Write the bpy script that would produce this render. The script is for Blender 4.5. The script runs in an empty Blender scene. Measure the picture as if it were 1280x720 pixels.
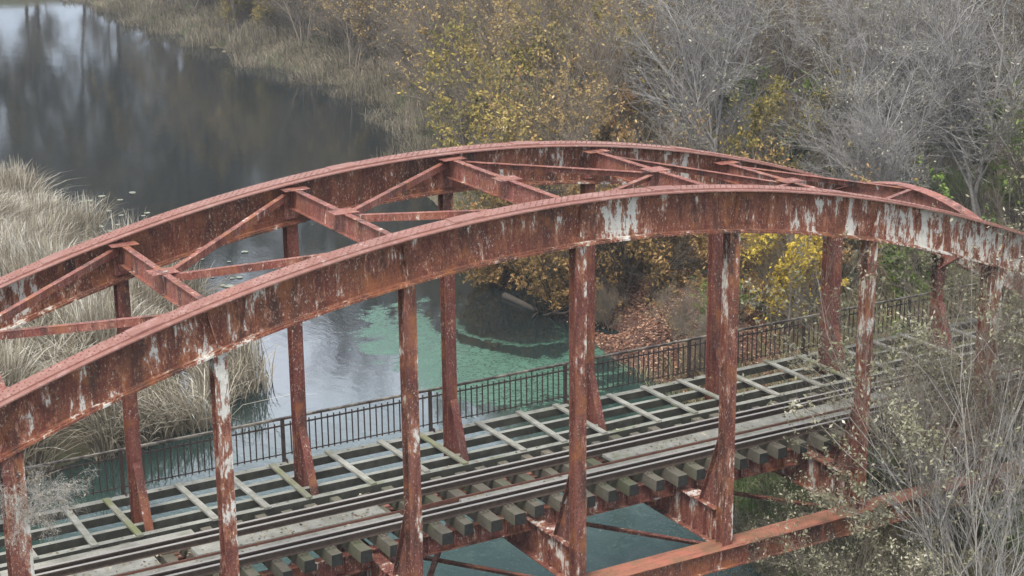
import bpy, math
import numpy as np
sc = bpy.context.scene
col = sc.collection
rng = np.random.default_rng(7)

# ------------------------------------------------------------------ measures (metres)
P = 3.425            # panel length of the bridge
W = 5.11             # distance between the two arch ribs
WATER = -4.5
HAZE = 0.00038

# ------------------------------------------------------------------ mesh builder
class MB:
    def __init__(s):
        s.v = []; s.f = []; s.m = []; s.n = 0
    def add(s, vs, fs, mi=0):
        s.v.append(np.asarray(vs, float).reshape(-1, 3))
        for f in fs: s.f.append(tuple(i + s.n for i in f)); s.m.append(mi)
        s.n += len(s.v[-1])
    def hexa(s, c, mi=0):          # 8 corners: bottom 4 (ccw), top 4 (ccw)
        s.add(c, [(3, 2, 1, 0), (4, 5, 6, 7), (0, 1, 5, 4), (1, 2, 6, 5), (2, 3, 7, 6), (3, 0, 4, 7)], mi)
    def box(s, x0, x1, y0, y1, z0, z1, mi=0):
        s.hexa([(x0, y0, z0), (x1, y0, z0), (x1, y1, z0), (x0, y1, z0), (x0, y0, z1), (x1, y0, z1), (x1, y1, z1), (x0, y1, z1)], mi)
    def bar(s, a, b, w, h, up=(0, 0, 1), mi=0, ow=0., oh=0.):   # box from a to b, w across, h along up
        a = np.array(a, float); b = np.array(b, float); d = b - a; d /= np.linalg.norm(d)
        sd = np.cross(d, up); sd /= np.linalg.norm(sd); u = np.cross(sd, d)
        c = []
        for (i, j) in ((-.5, -.5), (.5, -.5), (.5, .5), (-.5, .5)):
            c.append(sd * (i * w + ow) + u * (j * h + oh))
        s.hexa([a + c[0], a + c[1], b + c[1], b + c[0], a + c[3], a + c[2], b + c[2], b + c[3]], mi)
    def prof(s, prof, path, mis=None, cap=True):   # prof list of (a,b) closed; path list of (point, A, B)
        k = len(prof); vs = []
        for (p, A, B) in path:
            for (a, b) in prof: vs.append(np.array(p) + a * np.array(A) + b * np.array(B))
        n = len(path); base = s.n
        s.v.append(np.array(vs))
        for i in range(n - 1):
            for j in range(k):
                jj = (j + 1) % k
                s.f.append((base + i * k + j, base + i * k + jj, base + (i + 1) * k + jj, base + (i + 1) * k + j))
                s.m.append(mis[j] if mis else 0)
        if cap:
            s.f.append(tuple(base + j for j in range(k))[::-1]); s.m.append(0)
            s.f.append(tuple(base + (n - 1) * k + j for j in range(k))); s.m.append(0)
        s.n += len(vs)
    def rivet(s, p, nrm, r=.017, h=.012, mi=0):
        nrm = np.array(nrm, float); t = np.cross(nrm, (0.31, .9, .2)); t /= np.linalg.norm(t); b = np.cross(nrm, t)
        p = np.array(p, float); vs = []; k = 6
        for q in range(k):
            a = q * 2 * math.pi / k
            vs.append(p + (t * math.cos(a) + b * math.sin(a)) * r - nrm * .002)
        vs.append(p + nrm * h)
        s.add(vs, [(q, (q + 1) % k, k) for q in range(k)], mi)
    def build(s, name, mats, parent=None, smooth=False, attr=None):
        V = np.concatenate(s.v) if s.v else np.zeros((0, 3))
        me = bpy.data.meshes.new(name)
        me.from_pydata(V.tolist(), [], s.f)
        mats = mats if isinstance(mats, (list, tuple)) else [mats]
        for m in mats: me.materials.append(m)
        me.polygons.foreach_set('material_index', s.m)
        if attr is not None:
            a = me.attributes.new('peel', 'FLOAT', 'POINT'); a.data.foreach_set('value', np.asarray(attr(V), np.float32))
        if smooth: me.polygons.foreach_set('use_smooth', [True] * len(s.f))
        me.update()
        return link(name, me, parent)

def link(name, me, parent=None):
    o = bpy.data.objects.new(name, me); col.objects.link(o)
    if parent is not None: o.parent = parent
    return o
def tag(o, label=None, cat=None, group=None, kind=None):
    if label: o['label'] = label
    if cat: o['category'] = cat
    if group: o['group'] = group
    if kind: o['kind'] = kind
    return o
def empty(name, loc=(0, 0, 0), rz=0):
    o = bpy.data.objects.new(name, None); col.objects.link(o); o.location = loc; o.rotation_euler = (0, 0, rz)
    o.empty_display_size = .3
    return o
def copy_tree(o, parent=None):
    c = o.copy(); col.objects.link(c); c.parent = parent
    for ch in list(o.children): copy_tree(ch, c)
    return c
def fast_mesh(name, V, quads, tris, mats, mq=None, mt=None, rnd=None, smooth=False):
    me = bpy.data.meshes.new(name)
    nq, nt = len(quads), len(tris)
    me.vertices.add(len(V)); me.vertices.foreach_set('co', np.asarray(V, np.float32).ravel())
    idx = np.concatenate([np.asarray(quads, np.int32).ravel(), np.asarray(tris, np.int32).ravel()])
    me.loops.add(len(idx)); me.loops.foreach_set('vertex_index', idx)
    me.polygons.add(nq + nt)
    ls = np.concatenate([np.arange(nq) * 4, nq * 4 + np.arange(nt) * 3]).astype(np.int32)
    me.polygons.foreach_set('loop_start', ls)
    for m in mats: me.materials.append(m)
    mi = np.concatenate([mq if mq is not None else np.zeros(nq), mt if mt is not None else np.zeros(nt)]).astype(np.int32)
    me.polygons.foreach_set('material_index', mi)
    if rnd is not None:
        a = me.attributes.new('rnd', 'FLOAT', 'POINT'); a.data.foreach_set('value', np.asarray(rnd, np.float32))
    if smooth: me.polygons.foreach_set('use_smooth', np.ones(nq + nt, bool))
    me.update(calc_edges=True); me.validate()
    return me

# ------------------------------------------------------------------ materials
class N:
    def __init__(s, name):
        s.mat = bpy.data.materials.new(name); s.mat.use_nodes = True; s.t = s.mat.node_tree
        s.t.nodes.clear()
        s.out = s.t.nodes.new('ShaderNodeOutputMaterial'); s.bs = s.t.nodes.new('ShaderNodeBsdfPrincipled')
        s.t.links.new(s.bs.outputs[0], s.out.inputs[0])
        s.pos = s.t.nodes.new('ShaderNodeNewGeometry').outputs['Position']
    def L(s, a, b): s.t.links.new(a, b)
    def mapv(s, scale, src=None):
        m = s.t.nodes.new('ShaderNodeMapping'); m.inputs['Scale'].default_value = scale; s.L(src or s.pos, m.inputs[0]); return m.outputs[0]
    def noise(s, scale, detail=4, rough=.6, vec=None, dist=0):
        n = s.t.nodes.new('ShaderNodeTexNoise'); n.inputs['Scale'].default_value = scale; n.inputs['Detail'].default_value = detail
        n.inputs['Roughness'].default_value = rough; n.inputs['Distortion'].default_value = dist
        s.L(vec or s.pos, n.inputs['Vector']); return n.outputs[0]
    def attr(s, name):
        n = s.t.nodes.new('ShaderNodeAttribute'); n.attribute_name = name; return n.outputs['Fac']
    def math(s, op, a, b=None, clamp=False):
        n = s.t.nodes.new('ShaderNodeMath'); n.operation = op; n.use_clamp = clamp
        for i, x in enumerate((a, b)):
            if x is None: continue
            if isinstance(x, (int, float)): n.inputs[i].default_value = x
            else: s.L(x, n.inputs[i])
        return n.outputs[0]
    def ramp(s, fac, stops, interp='LINEAR'):
        n = s.t.nodes.new('ShaderNodeValToRGB'); n.color_ramp.interpolation = interp
        e = n.color_ramp.elements
        while len(e) < len(stops): e.new(.5)
        for i, (p, c) in enumerate(stops):
            e[i].position = p; e[i].color = (c, c, c, 1) if isinstance(c, (int, float)) else (*c, 1)
        s.L(fac, n.inputs[0]); return n.outputs[0]
    def mix(s, fac, a, b, mode='MIX'):
        n = s.t.nodes.new('ShaderNodeMix'); n.data_type = 'RGBA'; n.blend_type = mode
        for i, x in ((0, fac), (6, a), (7, b)):
            if isinstance(x, (int, float)): n.inputs[i].default_value = x
            elif isinstance(x, tuple): n.inputs[i].default_value = (*x, 1)
            else: s.L(x, n.inputs[i])
        return n.outputs[2]
    def bump(s, h, strength=.4, dist=.01):
        b = s.t.nodes.new('ShaderNodeBump'); b.inputs['Strength'].default_value = strength; b.inputs['Distance'].default_value = dist
        s.L(h, b.inputs['Height']); s.L(b.outputs[0], s.bs.inputs['Normal'])
    def fin(s, color, rough=.8, spec=.3, metal=0):
        if isinstance(color, tuple): s.bs.inputs['Base Color'].default_value = (*color, 1)
        else: s.L(color, s.bs.inputs['Base Color'])
        if isinstance(rough, (int, float)): s.bs.inputs['Roughness'].default_value = rough
        else: s.L(rough, s.bs.inputs['Roughness'])
        s.bs.inputs['Specular IOR Level'].default_value = spec; s.bs.inputs['Metallic'].default_value = metal
        return s.mat

def rust_paint(name, base, deep, pale, peel=0., use_attr=False, white=(.72, .70, .64)):
    n = N(name)
    streak = n.noise(1, 6, .65, n.mapv((7, 7, 1.1)), .3)
    patch = n.noise(.9, 5, .6)
    fine = n.noise(22, 5, .7)
    c = n.mix(n.ramp(patch, [(.3, 0.), (.7, 1.)]), base, deep)
    c = n.mix(n.ramp(streak, [(.42, 0.), (.72, .75)]), c, pale)
    c = n.mix(n.ramp(fine, [(.30, .75), (.5, 0.)]), c, (.035, .016, .012))
    dark = n.noise(1, 5, .6, n.mapv((2.6, 2.6, .55)), .2)
    c = n.mix(n.ramp(dark, [(.5, 0.), (.66, .85)]), c, (.038, .018, .013))
    # flaked-off paint: torn bright patches, a little stretched downwards
    big = n.noise(1, 7, .72, n.mapv((3.4, 3.4, 1.3)), .35)
    sm = n.noise(1, 4, .7, n.mapv((17, 17, 3.2)), .2)
    h = n.math('ADD', n.math('MULTIPLY', big, .72), n.math('MULTIPLY', sm, .28))
    if use_attr: h = n.math('ADD', h, n.math('MULTIPLY', n.math('SUBTRACT', n.attr('peel'), .5), .3))
    else: h = n.math('ADD', h, (peel - .5) * .3)
    mask = n.ramp(h, [(.575, 0.), (.60, 1.)])
    wc = n.mix(n.noise(9, 4), (.28, .26, .22), white)
    c = n.mix(n.math('MULTIPLY', mask, .92), c, wc)
    fl2 = n.noise(1, 5, .75, n.mapv((34, 34, 15)), .3)
    zone = n.ramp(n.noise(1.1, 3, .5), [(.42, .35), (.6, 1.)])
    c = n.mix(n.math('MULTIPLY', n.ramp(fl2, [(.585, 0.), (.62, .85)]), zone), c, (.50, .42, .34))
    org = n.noise(1, 5, .65, n.mapv((2.1, 2.1, 1.6)), .4)
    c = n.mix(n.math('MULTIPLY', n.ramp(org, [(.53, 0.), (.66, .7)]), n.math('SUBTRACT', 1., mask)), c, (.23, .085, .03))
    edge = n.ramp(h, [(.53, 0.), (.565, .6), (.585, 0.)])
    c = n.mix(edge, c, (.36, .16, .09))
    n.bump(n.math('ADD', n.math('MULTIPLY', fine, .4), n.math('ADD', streak, n.math('MULTIPLY', mask, .3))), .5, .012)
    return n.fin(c, n.ramp(fine, [(.3, .9), (.7, .55)]), .35)

def M_web(): return rust_paint('rusty_red_web', (.135, .035, .02), (.075, .021, .014), (.25, .095, .045), use_attr=True)
web_m = M_web()
red_m = rust_paint('rusty_red_steel', (.16, .035, .023), (.10, .024, .018), (.25, .08, .05), peel=.36)
darkred_m = rust_paint('dark_red_steel', (.12, .03, .022), (.07, .02, .016), (.2, .07, .05), peel=.42)
def faded_skylit():  # faded paint, with skylight on the upper faces painted in as a paler tone
    n = N('faded_skylit_steel')
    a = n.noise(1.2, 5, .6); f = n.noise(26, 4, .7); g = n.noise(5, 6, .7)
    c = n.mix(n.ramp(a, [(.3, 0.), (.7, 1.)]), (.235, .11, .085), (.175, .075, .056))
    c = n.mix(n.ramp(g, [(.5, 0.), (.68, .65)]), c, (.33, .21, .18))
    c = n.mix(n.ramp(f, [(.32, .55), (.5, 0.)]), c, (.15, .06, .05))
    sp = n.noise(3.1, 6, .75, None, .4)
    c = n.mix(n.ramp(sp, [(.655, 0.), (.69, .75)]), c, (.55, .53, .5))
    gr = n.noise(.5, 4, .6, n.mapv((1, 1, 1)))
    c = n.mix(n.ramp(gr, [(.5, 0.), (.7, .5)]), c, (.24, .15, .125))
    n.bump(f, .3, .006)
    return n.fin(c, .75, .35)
pink_m = faded_skylit()
rivet_m = rust_paint('dark_rivet_heads', (.20, .085, .068), (.15, .06, .048), (.3, .15, .12))  # rivet heads coloured darker than the plate so the dots show
def tie_top():  # lighter red for the upper face, skylight painted in, grime over it
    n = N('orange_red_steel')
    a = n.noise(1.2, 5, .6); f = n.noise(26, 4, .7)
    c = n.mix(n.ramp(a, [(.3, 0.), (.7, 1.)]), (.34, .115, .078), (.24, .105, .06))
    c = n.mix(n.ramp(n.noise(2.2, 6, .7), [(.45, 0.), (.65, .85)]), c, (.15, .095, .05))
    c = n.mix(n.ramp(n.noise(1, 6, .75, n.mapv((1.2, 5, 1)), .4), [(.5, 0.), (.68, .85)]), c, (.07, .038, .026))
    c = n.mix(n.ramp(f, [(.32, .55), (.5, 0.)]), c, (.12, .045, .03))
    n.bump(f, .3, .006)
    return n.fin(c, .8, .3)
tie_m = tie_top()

def wood(name, a, b, moss=.5, mosscol=(.13, .16, .055)):
    n = N(name)
    g = n.noise(1, 6, .7, n.mapv((3, 3, 22))); r = n.noise(2.3, 5, .65); f = n.noise(40, 3, .7)
    c = n.mix(n.ramp(r, [(.3, 0.), (.7, 1.)]), a, b)
    c = n.mix(n.ramp(f, [(.35, .5), (.55, 0.)]), c, tuple(x * .4 for x in a))
    c = n.mix(n.ramp(g, [(.3, .45), (.5, 0.)]), c, tuple(x * .35 for x in a))
    m = n.noise(1.6, 5, .7)
    c = n.mix(n.ramp(m, [(1 - moss - .08, 0.), (1 - moss + .1, .85)]), c, mosscol)
    n.bump(n.math('ADD', g, f), .5, .01)
    return n.fin(c, .88, .25)
plank_m = wood('weathered_grey_wood', (.34, .33, .285), (.17, .165, .135), .37, (.13, .14, .075))
moss_m = wood('mossy_wood', (.25, .24, .19), (.17, .165, .12), .47, (.15, .16, .06))
sleep_m = wood('wet_sleeper_wood', (.165, .145, .11), (.09, .078, .058), .43, (.085, .095, .048))
beam_m = wood('grey_beam_wood', (.31, .305, .265), (.18, .18, .15), .36, (.12, .135, .065))
def simple(name, c1, c2, s=6, rough=.8, spec=.3, detail=5):
    n = N(name); a = n.noise(s, detail, .65)
    n.bump(a, .4, .01)
    return n.fin(n.mix(n.ramp(a, [(.3, 0.), (.7, 1.)]), c1, c2), rough, spec)
beam_side_m = simple('damp_shaded_timber', (.022, .021, .017), (.055, .055, .042), 5, .9)  # shade and damp painted into the beam sides and undersides
end_m = simple('dark_end_grain', (.01, .01, .009), (.03, .03, .026), 12, .9)
rail_side_m = simple('rail_rust', (.035, .026, .02), (.075, .05, .036), 12, .8)
rail_head_m = simple('skylit_rail_head', (.20, .18, .16), (.27, .25, .22), 20, .5, .5)  # sky reflection along the head painted as a lighter grey
guard_m = simple('guard_rust', (.17, .07, .045), (.09, .04, .03), 10)
iron_m = simple('rusty_railing_iron', (.022, .018, .016), (.055, .035, .028), 15)
def railtop():
    n = N('weathered_handrail'); a = n.noise(2.5, 6, .7)
    return n.fin(n.mix(n.ramp(a, [(.45, 0.), (.6, 1.)]), (.05, .035, .028), (.22, .19, .145)), .7, .4)
railtop_m = railtop()

# ------------------------------------------------------------------ arch geometry
def zb(u): return 5.417 - .2117 * u * u + .0003 * u ** 4      # underside of the rib, u = panels from crown
def sl(u): return (-2 * .2117 * u + .0012 * u ** 3) / P
D = .843
bridge = empty('arch_bridge', (0, 0, 0))
tag(bridge, 'rusty red tied arch railway bridge of riveted steel with peeling paint', 'bridge')

def peel_near(V):
    s = V[:, 0] / P
    a = .37 + .34 * np.clip((s - 3.15) / 1.2, 0, 1) + .30 * np.exp(-((s - 2.25) / .16) ** 2) + .16 * np.exp(-((s - .0) / .3) ** 2) + .12 * np.exp(-((s + .9) / .5) ** 2) - .2 * (s < -3)
    a = a + .1 * np.clip((V[:, 2] - 2) / 4, 0, 1) + .03
    return a
def peel_far(V):
    s = V[:, 0] / P
    return .45 + .36 * np.exp(-((s + .75) / .42) ** 2) + .14 * np.clip((s - 1.9) / .6, 0, 1) + .08 * np.clip((s - 3.2) / .5, 0, 1)

def make_rib(y0, sign, peel):
    """steel I rib: sign=-1 near rib, the camera side is -y"""
    b = MB()
    us = np.linspace(-5.42, 5.42, 131)
    path = []
    for u in us:
        t = sl(u); nn = np.array([-t, 0, 1]) / math.hypot(1, t)
        path.append(((u * P + 2 * P, y0, zb(u)), (0, 1, 0), nn))
    fw = .26
    # web, lower flange with angles, upper flange with angles, cover plates
    b.prof([(-.012, .02), (.012, .02), (.012, D - .02), (-.012, D - .02)], path)
    b.prof([(-.21, .0), (.21, .0), (.21, .035), (-.21, .035)], path)
    for sg in (-1, 1):
        b.prof([(sg * .013, .036), (sg * .15, .036), (sg * .15, .052), (sg * .03, .052), (sg * .03, .15), (sg * .013, .15)][::sg], path)
        b.prof([(sg * .013, D - .04), (sg * .15, D - .04), (sg * .15, D - .056), (sg * .03, D - .056), (sg * .03, D - .15), (sg * .013, D - .15)][::-sg], path)
    rib = b.build('arch_rib', [web_m], bridge, attr=peel)
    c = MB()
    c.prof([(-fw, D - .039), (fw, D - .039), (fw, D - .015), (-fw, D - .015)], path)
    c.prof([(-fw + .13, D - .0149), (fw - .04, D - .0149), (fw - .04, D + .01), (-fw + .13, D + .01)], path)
    # splice plates on top
    for us0 in (-3.55, -2.35, -.72, .45, 1.6, 2.9):
        seg = []
        for u in np.linspace(us0, us0 + .16, 4):
            t = sl(u); nn = np.array([-t, 0, 1]) / math.hypot(1, t)
            seg.append(((u * P + 2 * P, y0, zb(u)), (0, 1, 0), nn))
        c.prof([(-fw + .135, D + .0102), (fw - .05, D + .0102), (fw - .05, D + .024), (-fw + .135, D + .024)], seg)
    # rivets
    L = np.arange(-5.3, 5.3, .125 / P)
    for k, u in enumerate(L):
        t = sl(u); nn = np.array([-t, 0, 1]) / math.hypot(1, t); base = np.array([u * P + 2 * P, y0, zb(u)])
        for yy in (-.10, -.02, .08, .17): c.rivet(base + np.array([0, yy, 0]) + nn * (D + .01) + np.array([nn[2], 0, -nn[0]]) * (.06 if yy in (-.02, .17) else 0), nn, .02, .02, 1)
        c.rivet(base + np.array([0, -.225, 0]) + nn * (D - .015), nn)
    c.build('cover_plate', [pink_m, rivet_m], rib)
    # web rivets and stiffeners on the side facing the camera
    r = MB()
    for k, u in enumerate(L):
        t = sl(u); nn = np.array([-t, 0, 1]) / math.hypot(1, t); base = np.array([u * P + 2 * P, y0, zb(u)])
        for z in (.095, D - .1): r.rivet(base + np.array([0, -.0302, 0]) + nn * z, (0, -1, 0), .016, .012)
        dd = abs(((u + .5 + .12) % 1.0) - .5)
        r.rivet(base + np.array([0, -.18, 0]) + nn * .0352, nn, .016, .01)
    for s in range(-3, 4):
        for du in (-.13, -.09, -.05, .05, .09, .13):
            u = s + du + .1; t = sl(u); nn = np.array([-t, 0, 1]) / math.hypot(1, t); base = np.array([u * P + 2 * P, y0, zb(u)])
            for z in np.arange(.2, D - .15, .075): r.rivet(base + np.array([0, -.0245, 0]) + nn * z, (0, -1, 0), .016, .012)
    for s in range(-5, 6):
        u = s
        t = sl(u); nn = np.array([-t, 0, 1]) / math.hypot(1, t); tt = np.array([nn[2], 0, -nn[0]]); base = np.array([u * P + 2 * P, y0, zb(u)])
        for sg in (-1, 1):
            a = base + nn * .155 + np.array([0, sg * .02, 0]); e = base + nn * (D - .155) + np.array([0, sg * .02, 0])
            # splice plate
            q0, q1 = a - tt * .17, a + tt * .5
            if s % 2 == 0 or s == 1:
                r.hexa([a - tt * .17, a + tt * .5, a + tt * .5 - np.array([0, sg * .0075, 0]), a - tt * .17 - np.array([0, sg * .0075, 0]),
                        e - tt * .17, e + tt * .5, e + tt * .5 - np.array([0, sg * .0075, 0]), e - tt * .17 - np.array([0, sg * .0075, 0])])
            r.bar(a + np.array([0, sg * .05, 0]), e + np.array([0, sg * .05, 0]), .016, .09, (0, 1, 0))
    r.build('web_stiffener', [web_m], rib, attr=lambda V: peel(V) - .02)
    return rib
make_rib(0., -1, peel_near)
make_rib(W, -1, peel_far)

# ------------------------------------------------------------------ hangers
def bridge_part(b, name, m, **k): return b.build(name, m, bridge, **k)
hang_near = rust_paint('hanger_peeling_red', (.125, .032, .022), (.07, .021, .017), (.25, .10, .065), use_attr=True)
def make_hanger(s, y, inward):
    b = MB(); u = s - 2; x = s * P
    w = .115 if abs(u) != 3 else .17; d = .12 if abs(u) != 3 else .16
    z1 = zb(u) - .002; z0 = -1.2 + .002
    if z1 < .2: return
    zs = np.linspace(z0, z1, 8)
    def col_(x0, x1, y0, y1):
        path = [((x, y, z), (1, 0, 0), (0, 1, 0)) for z in zs]
        b.prof([(x0, y0), (x1, y0), (x1, y1), (x0, y1)], path)
    col_(-w, w, -d, -d + .018); col_(-w, w, d - .018, d); col_(-.01, .01, -d + .0185, d - .0185)
    for sg in (-1, 1):     # angle legs against the web
        for sy in (-1, 1):
            ya = sy * (d - .0195); yb = sy * (d - .09)
            col_(min(sg * .011, sg * .026), max(sg * .011, sg * .026), min(ya, yb), max(ya, yb))
    # gusset in the cross plane with an edge flange, flaring inwards at the deck
    zt, ze, g = .85, -.5, .62
    ya = y + inward * (d + .002)
    b.hexa([(x - .009, ya, ze), (x + .009, ya, ze), (x + .009, ya + inward * g, ze), (x - .009, ya + inward * g, ze),
            (x - .009, ya, zt), (x + .009, ya, zt), (x + .009, ya + inward * .03, zt), (x - .009, ya + inward * .03, zt)])
    b.bar((x, ya + inward * .05, zt + .12), (x, ya + inward * (g + .01), ze + .0), .17, .016, (0, inward, .4))
    def pl(V):
        z = V[:, 2]
        lo = {0: .55, 1: .36, 2: .34, 3: .46, 4: .52, 5: .62, -1: .46}.get(s, .45)
        return (lo if inward > 0 else .28) + .12 * np.clip((z - 1) / 4, 0, 1) + (.16 * (V[:, 0] > x + w * .5) if inward > 0 else 0)
    # rivets on the camera face
    for k, z in enumerate(np.arange(z0 + .05, z1, .14)):
        for dx in (-.06, .06): b.rivet((x + dx, y - d - .0002, z), (0, -1, 0), .016, .011)
    m = bridge_part(b, 'hanger', hang_near if inward > 0 else dark_hang, attr=pl)
dark_hang = rust_paint('far_hanger_red', (.13, .03, .022), (.08, .022, .018), (.22, .075, .05), use_attr=True)
for s in range(-3, 8):
    make_hanger(s, 0., 1); make_hanger(s, W, -1)

# ------------------------------------------------------------------ top bracing
def strut(s):
    u = s - 2; x = s * P; z = zb(u) + .72; b = MB()
    ya, yb = .075, W - .075
    b.bar((x, ya, z), (x, yb, z), .13, .014)                       # top flange
    b.bar((x + .0, ya, z - .19), (x + .0, yb, z - .19), .012, .364)  # web
    b.bar((x - .035, ya, z - .38), (x - .035, yb, z - .38), .09, .014)
    for k, y in enumerate(np.arange(ya + .1, yb, .16)): b.rivet((x - .04, y, z + .007), (0, 0, 1), .014, .01)
    # gusset plates at the ends and in the middle
    for y in (.33, W - .33): b.box(x - .26, x + .26, y - .16, y + .16, z + .0075, z + .018)
    b.box(x - .24, x + .24, W / 2 - .2, W / 2 + .2, z + .0075, z + .018)
    b.box(x - .115, x + .115, W - .1, W - .02, z - .62, z + .004)
    b.box(x - .115, x + .115, .02, .1, z - .62, z + .004)
    bridge_part(b, 'cross_strut', [strut_m])
strut_m = rust_paint('strut_red', (.20, .055, .038), (.14, .035, .026), (.32, .15, .11), peel=.42)
for s in (0, 1, 2, 3, 4): strut(s)
def portal(s, arch, zlow):
    u = s - 2; x = s * P; b = MB(); n = 20
    f = lambda t: arch * (1 - (2 * t - 1) ** 2)
    zt = zb(u) + .70
    top = [((x, .08 + (W - .16) * t, zt + f(t)), (1, 0, 0), (0, 0, 1)) for t in np.linspace(0, 1, n)]
    b.prof([(-.15, 0), (.15, 0), (.15, .018), (-.15, .018)], top)
    for i in range(n - 1):
        t0, t1 = i / (n - 1), (i + 1) / (n - 1)
        lo = lambda t: zt - .42 + f(t) - zlow * abs(2 * t - 1) ** 3
        y0 = .08 + (W - .16) * t0; y1 = .08 + (W - .16) * t1
        b.hexa([(x - .007, y0, lo(t0)), (x + .007, y0, lo(t0)), (x + .007, y1, lo(t1)), (x - .007, y1, lo(t1)),
                (x - .007, y0, zt + f(t0) - .001), (x + .007, y0, zt + f(t0) - .001), (x + .007, y1, zt + f(t1) - .001), (x - .007, y1, zt + f(t1) - .001)])
        b.bar((x, y0, lo(t0) - .01), (x, y1, lo(t1) - .01), .2, .016)
    bridge_part(b, 'portal_beam', [portal_m])
portal_m = rust_paint('portal_red', (.26, .09, .07), (.16, .05, .038), (.36, .18, .14), peel=.38)
portal(5, .52, .45); portal(-1, .52, .45); portal(6, .2, .55); portal(-2, .2, .55)
def diag(s0, s1, y1):
    u0, u1 = s0 - 2, s1 - 2
    za = zb(u0) + .66 + (.52 if abs(u0) == 3 else 0); z2 = zb(u1) + .66
    a = np.array([s0 * P, W / 2, za]); e = np.array([s1 * P, y1, z2]); d = e - a; d /= np.linalg.norm(d)
    a = a + d * .12; e = e - d * .1
    b = MB()
    b.bar(a, e, .11, .012); b.bar(a, e, .012, .12, ow=.045, oh=-.066)
    bridge_part(b, 'wind_brace', [strut_m])
for s0 in (-1, 0, 1):
    for y in (.12, W - .12): diag(s0, s0 + 1, y)
for s0 in (3, 4, 5):
    for y in (.12, W - .12): diag(s0, s0 - 1, y)

# ------------------------------------------------------------------ ties, floor beams, stringers
XA, XB = -3.45 * P, 7.45 * P
for y in (0., W):
    b = MB()
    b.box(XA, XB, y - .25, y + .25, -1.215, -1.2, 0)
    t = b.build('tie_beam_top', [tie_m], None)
    b2 = MB()
    b2.box(XA, XB, y - .16, y - .145, -1.62, -1.2155); b2.box(XA, XB, y + .145, y + .16, -1.62, -1.2155)
    b2.box(XA, XB, y - .25, y - .161, -1.635, -1.62); b2.box(XA, XB, y + .161, y + .25, -1.635, -1.62)
    for x in np.arange(XA + .1, XB, .15):
        b2.rivet((x, y - .1602, -1.28), (0, -1, 0)); b2.rivet((x, y - .1602, -1.55), (0, -1, 0))
    tb = b2.build('tie_beam', [web_m], bridge, attr=lambda V: .30 + .22 * np.clip((V[:, 0] - 9) / 5, 0, 1))
    t.name = 'top_plate'; t.parent = tb
fb_m = rust_paint('floor_beam_red', (.14, .036, .026), (.09, .026, .02), (.24, .09, .06), use_attr=True)
for s in range(-3, 8):
    x = s * P; b = MB(); ya, yb = .17, W - .17
    b.box(x - .008, x + .008, ya, yb, -1.25, -.52)
    b.box(x - .13, x + .13, ya, yb, -.52, -.5); b.box(x - .13, x + .13, ya - .02, yb + .02, -1.195, -1.18) if False else None
    b.box(x - .14, x + .14, .252, W - .252, -1.27, -1.2505)
    for y in (.3, .62, .95, 1.3, 2.15, 3.0, 3.8, 4.15, 4.5, 4.8):
        for sg in (-1, 1): b.box(x + sg * .05 - .042, x + sg * .05 + .042, y - .006, y + .006, -1.2, -.521)
    b.box(x - .17, x + .17, .86, 1.12, -.4995, -.47)     # bearing plate
    bridge_part(b, 'floor_beam', [fb_m], attr=lambda V: .47 + .16 * (V[:, 1] < 1.6))
for y in (1.81, 3.31):
    b = MB()
    b.box(XA, XB, y - .007, y + .007, -.76, -.4); b.box(XA, XB, y - .1, y + .1, -.4, -.385); b.box(XA, XB, y - .1, y + .1, -.78, -.7605)
    for x in np.arange(XA + .4, XB, P / 6):
        if abs((x / P) - round(x / P)) * P < .2: continue
        for sg in (-1, 1): b.box(x - .006, x + .006, y + sg * .05 - .04, y + sg * .05 + .04, -.76, -.401)
    bridge_part(b, 'stringer', [fb_m], attr=lambda V: .5 + 0 * V[:, 0])
for s in range(-3, 7):
    for (sa, sb) in ((0, 1), (1, 0)):
        b = MB(); a = np.array([(s + sa) * P, .2, -1.30 - .02 * sa]); e = np.array([(s + sb) * P, W - .2, -1.30 - .02 * sa])
        b.bar(a, e, .09, .011); b.bar(a, e, .011, .09, ow=.04, oh=-.051)
        bridge_part(b, 'bottom_brace', [darkred_m])

# ------------------------------------------------------------------ track
def rail(y, name, label, x0=XA - 8, x1=XB + 14, z=0.):
    b = MB()
    pr = [(-.0625, -.14), (.0625, -.14), (.0625, -.13), (.012, -.118), (.009, -.045), (.036, -.035), (.036, -.004), (.030, 0), (-.030, 0), (-.036, -.004), (-.036, -.035), (-.009, -.045), (-.012, -.118), (-.0625, -.13)]
    mis = [0] * 14
    for j in (6, 7, 8): mis[j] = 1
    b.prof(pr, [((x0, y, z), (0, 1, 0), (0, 0, 1)), ((x1, y, z), (0, 1, 0), (0, 0, 1))], mis)
    tag(b.build(name, [rail_side_m, rail_head_m]), label, 'rail')
rail(3.31, 'running_rail', 'steel running rail farther from the camera, next to the footway timbers')
rail(1.81, 'running_rail', 'steel running rail nearest the camera, over the sleeper ends')
rail(3.08, 'guard_rail', 'steel guard rail set just inside the far running rail', z=-.012)
rail(2.06, 'guard_rail', 'steel guard rail set just inside the near running rail', z=-.012)
b = MB()
b.box(XA, XB, 2.42, 2.44, -.155, -.06); b.box(XA, XB, 2.4405, 2.52, -.155, -.145)
tag(b.build('steel_angle', [guard_m]), 'thin rusty steel angle running lengthwise between the two guard rails', 'steel angle')
b = MB()
for (xa, xb) in ((-12, -1.05), (-1.03, 4.6), (8.05, 14.0), (14.02, 26)):
    pass
sp = P / 6.33
k = 0
proto = None
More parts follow.
